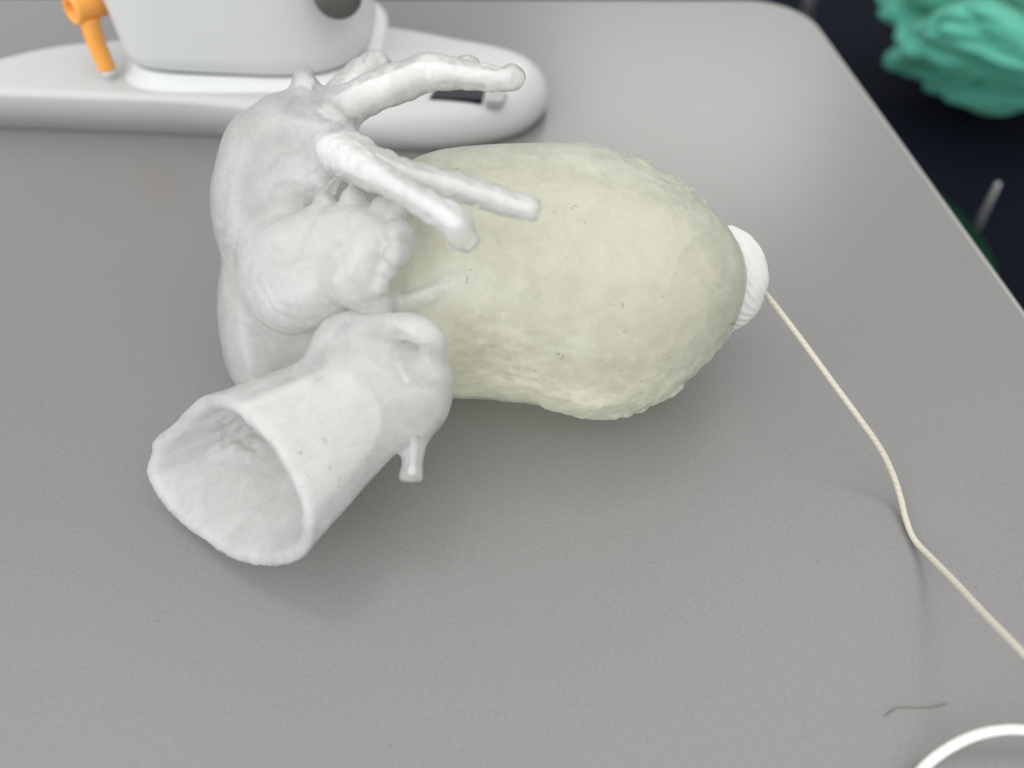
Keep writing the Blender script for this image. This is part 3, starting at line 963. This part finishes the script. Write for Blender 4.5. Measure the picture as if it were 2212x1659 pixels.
me = tube(tipp, lambda i: (.0034, .0031, .0018)[i], 16, name='tip')
link('tip', me, M_STEEL, hold)

# ================================================================== beyond the table: chair, green cap, dark cloth
chair = tag(empty('chair'), 'dark navy chair with pale metal posts standing beyond the table corner', 'chair')
SZ = -.20
so = round_poly([(.10, .20), (.95, .20), (.95, 1.15), (.10, 1.15)], [.06] * 4, 8)
rings = [[(*q, z) for q in inset(so, d)] for d, z in ((.02, SZ - .09), (.004, SZ - .08), (0, SZ - .06), (.0, SZ - .03), (.01, SZ - .01), (.035, SZ))]
V, Fc = loft(rings); link('seat', mesh_py('seat', V, Fc), M_NAVY, chair)
for (u0, v0, z0, u1, v1, z1, rr) in ((1755, -40, -.10, 1742, 36, -.195, 9), (2156, 398, -.12, 2110, 492, -.198, 6)):
    a, b = W(u0, v0, z0), W(u1, v1, z1)
    me = tube([a, a * .5 + b * .5, b, b + (b - a) * .08], lambda i, r=rr * px(b): r * (.75, .95, 1.0, .8)[i], 14, name='post')
    link('post', me, M_ROD, chair)
for x, y in ((.18, .28), (.87, .28), (.18, 1.07), (.87, 1.07)):
    me = tube([(x, y, SZ - .08), (x, y, -.5), (x, y, -.738)], .014, 12, name='leg')
    link('leg', me, M_NAVY, chair)

# green gathered cap: a puffed sheet with folds running to a gathered hem
gc = W(2208, 34, -.115)
gs = px(gc)
bm = bmesh.new(); bmesh.ops.create_icosphere(bm, subdivisions=7, radius=1)
GV = np.array([v.co[:] for v in bm.verts])
ang = np.arctan2(GV[:, 1], GV[:, 0])
el = np.arcsin(np.clip(GV[:, 2], -1, 1))
wp = GV + .35 * np.stack([vnoise(GV, 1.3, 1), vnoise(GV, 1.3, 2), vnoise(GV, 1.3, 3)], 1)
fold1 = .46 * np.abs(vnoise(wp * np.array([.55, 2.2, 1.8]), 1.45, 1)) ** .6 + .17 * np.abs(vnoise(wp * np.array([.8, 2.6, 2.2]), 3.1, 4)) ** .6
gath = .03 * np.abs(np.sin(ang * 8 + 3 * vnoise(GV, 2, 8))) * np.clip(1.1 - np.abs(el) * 1.3, 0, 1)
rr = .66 + fold1 + gath + .035 * np.abs(vnoise(wp * np.array([1.0, 2.0, 2.4]), 6.0, 6)) ** .8 + .006 * vnoise(GV, 14, 9)
gP = GV * rr[:, None] * np.array([258, 208, 175]) * gs
ca, sa = math.cos(-.45), math.sin(-.45)
gP = np.stack([gP[:, 0] * ca - gP[:, 1] * sa, gP[:, 0] * sa + gP[:, 1] * ca, gP[:, 2]], 1) + gc
for v, c in zip(bm.verts, gP): v.co = c
me = bpy.data.meshes.new('green_cap'); bm.to_mesh(me); bm.free()
me.polygons.foreach_set('use_smooth', [True] * len(me.polygons))
tag(link('crumpled_cap', me, M_GREEN), 'crumpled green surgical cap on the dark chair at top right', 'cap')

pth = [W(u, v, SZ + .008) for u, v in ((1985, 410), (2020, 455), (2060, 508), (2105, 560), (2140, 610))]
me = tube(catmull(pth, 8), lambda i: .006 + .008 * math.sin(math.pi * min(i / 32, 1)), 18, name='dark_cloth')
tag(link('rolled_cloth', me, M_DGREEN), 'dark green rolled cloth half hidden behind the right table edge', 'cloth')

# ================================================================== lint, fibre
rnd = random.Random(5)
def hit_heart(u, v):
    return march(field, u, v)
LV, LF = [], []
def add_fibre(u, v, L, r, bend, a):
    pts = []
    for k in range(4):
        t = (k / 3 - .5) * L
        uu = u + math.cos(a) * t - math.sin(a) * bend * (t * t / (L * L) * 4 - .5) * L
        vv = v + math.sin(a) * t + math.cos(a) * bend * (t * t / (L * L) * 4 - .5) * L
        p = hit_heart(uu, vv)
        if p is None: return
        pts.append(p + toCam(p) * .0004)
    me = tube(pts, r, 5, name='f')
    o = len(LV)
    LV.extend([v_.co[:] for v_ in me.vertices]); LF.extend([tuple(i + o for i in p_.vertices) for p_ in me.polygons])
    bpy.data.meshes.remove(me)
for (u, v, L, b, a) in [(1145, 712, 26, .3, 2.0), (1075, 522, 13, .35, -.2), (1197, 460, 11, .3, 1.9), (1240, 447, 16, .3, -.4), (1185, 520, 9, .4, 2.2), (1212, 768, 14, .6, 1.1), (1008, 606, 15, .1, 1.7), (1345, 660, 10, .1, 2), (985, 366, 9, .3, -.7),
                        (1205, 765, 9, .2, .6), (1300, 775, 12, .3, 1.0), (1430, 640, 9, .2, .2), (700, 950, 12, .3, 1), (712, 1010, 9, .3, 1.5), (650, 980, 8, .3, .4), (735, 1035, 8, .2, 2), (905, 945, 6, .2, .2), (1075, 520, 8, .3, .5)]:
    add_fibre(u, v, L, .00008, b, a)
for i in range(26):
    u = rnd.uniform(1000, 1560); v = rnd.uniform(360, 840)
    if ((u - 1270) / 310) ** 2 + ((v - 605) / 260) ** 2 > 1: continue
    add_fibre(u, v, rnd.uniform(2.0, 6.0), rnd.uniform(.00006, .00009), rnd.uniform(-.4, .4), rnd.uniform(0, 3.14))
for i in range(16):
    add_fibre(rnd.uniform(620, 800), rnd.uniform(880, 1100), rnd.uniform(2, 5), .00007, rnd.uniform(-.4, .4), rnd.uniform(0, 3.14))
tag(link('lint', mesh_py('lint', LV, LF), M_FIBRE), 'tiny dark lint fibres scattered over the heart model', 'lint', kind='stuff')
DV, DF = [], []
for i in range(13):
    u, v = rnd.uniform(40, 2150), rnd.uniform(900, 1640)
    p = W(u, v, .00025); r = rnd.uniform(.00012, .0003); a0 = rnd.uniform(0, 3)
    if field(p[None] + np.array([[0, 0, .001]]))[0] < .004: continue
    o = len(DV); e = rnd.uniform(.4, 1)
    ring = [p + r * np.array([math.cos(a0 + k * math.pi / 3), e * math.sin(a0 + k * math.pi / 3), 0]) for k in range(6)]
    DV += ring + [p + np.array([0, 0, r * .7])]
    DF += [(o + k, o + (k + 1) % 6, o + 6) for k in range(6)]
tag(link('dust', mesh_py('dust', DV, DF), M_FIBRE), 'tiny dust specks scattered on the grey tabletop', 'dust', kind='stuff')
pth = catmull([W(u, v, .0005) for u, v in ((1912, 1546), (1928, 1534), (1942, 1527), (1975, 1528), (2012, 1527), (2046, 1519))], 6)
me = tube(pth, lambda i: .00016 if i < 12 else .00010, 6, name='hair')
tag(link('stray_hair', me, M_FIBRE), 'thin dark bent hair lying on the table near the white cord', 'hair')
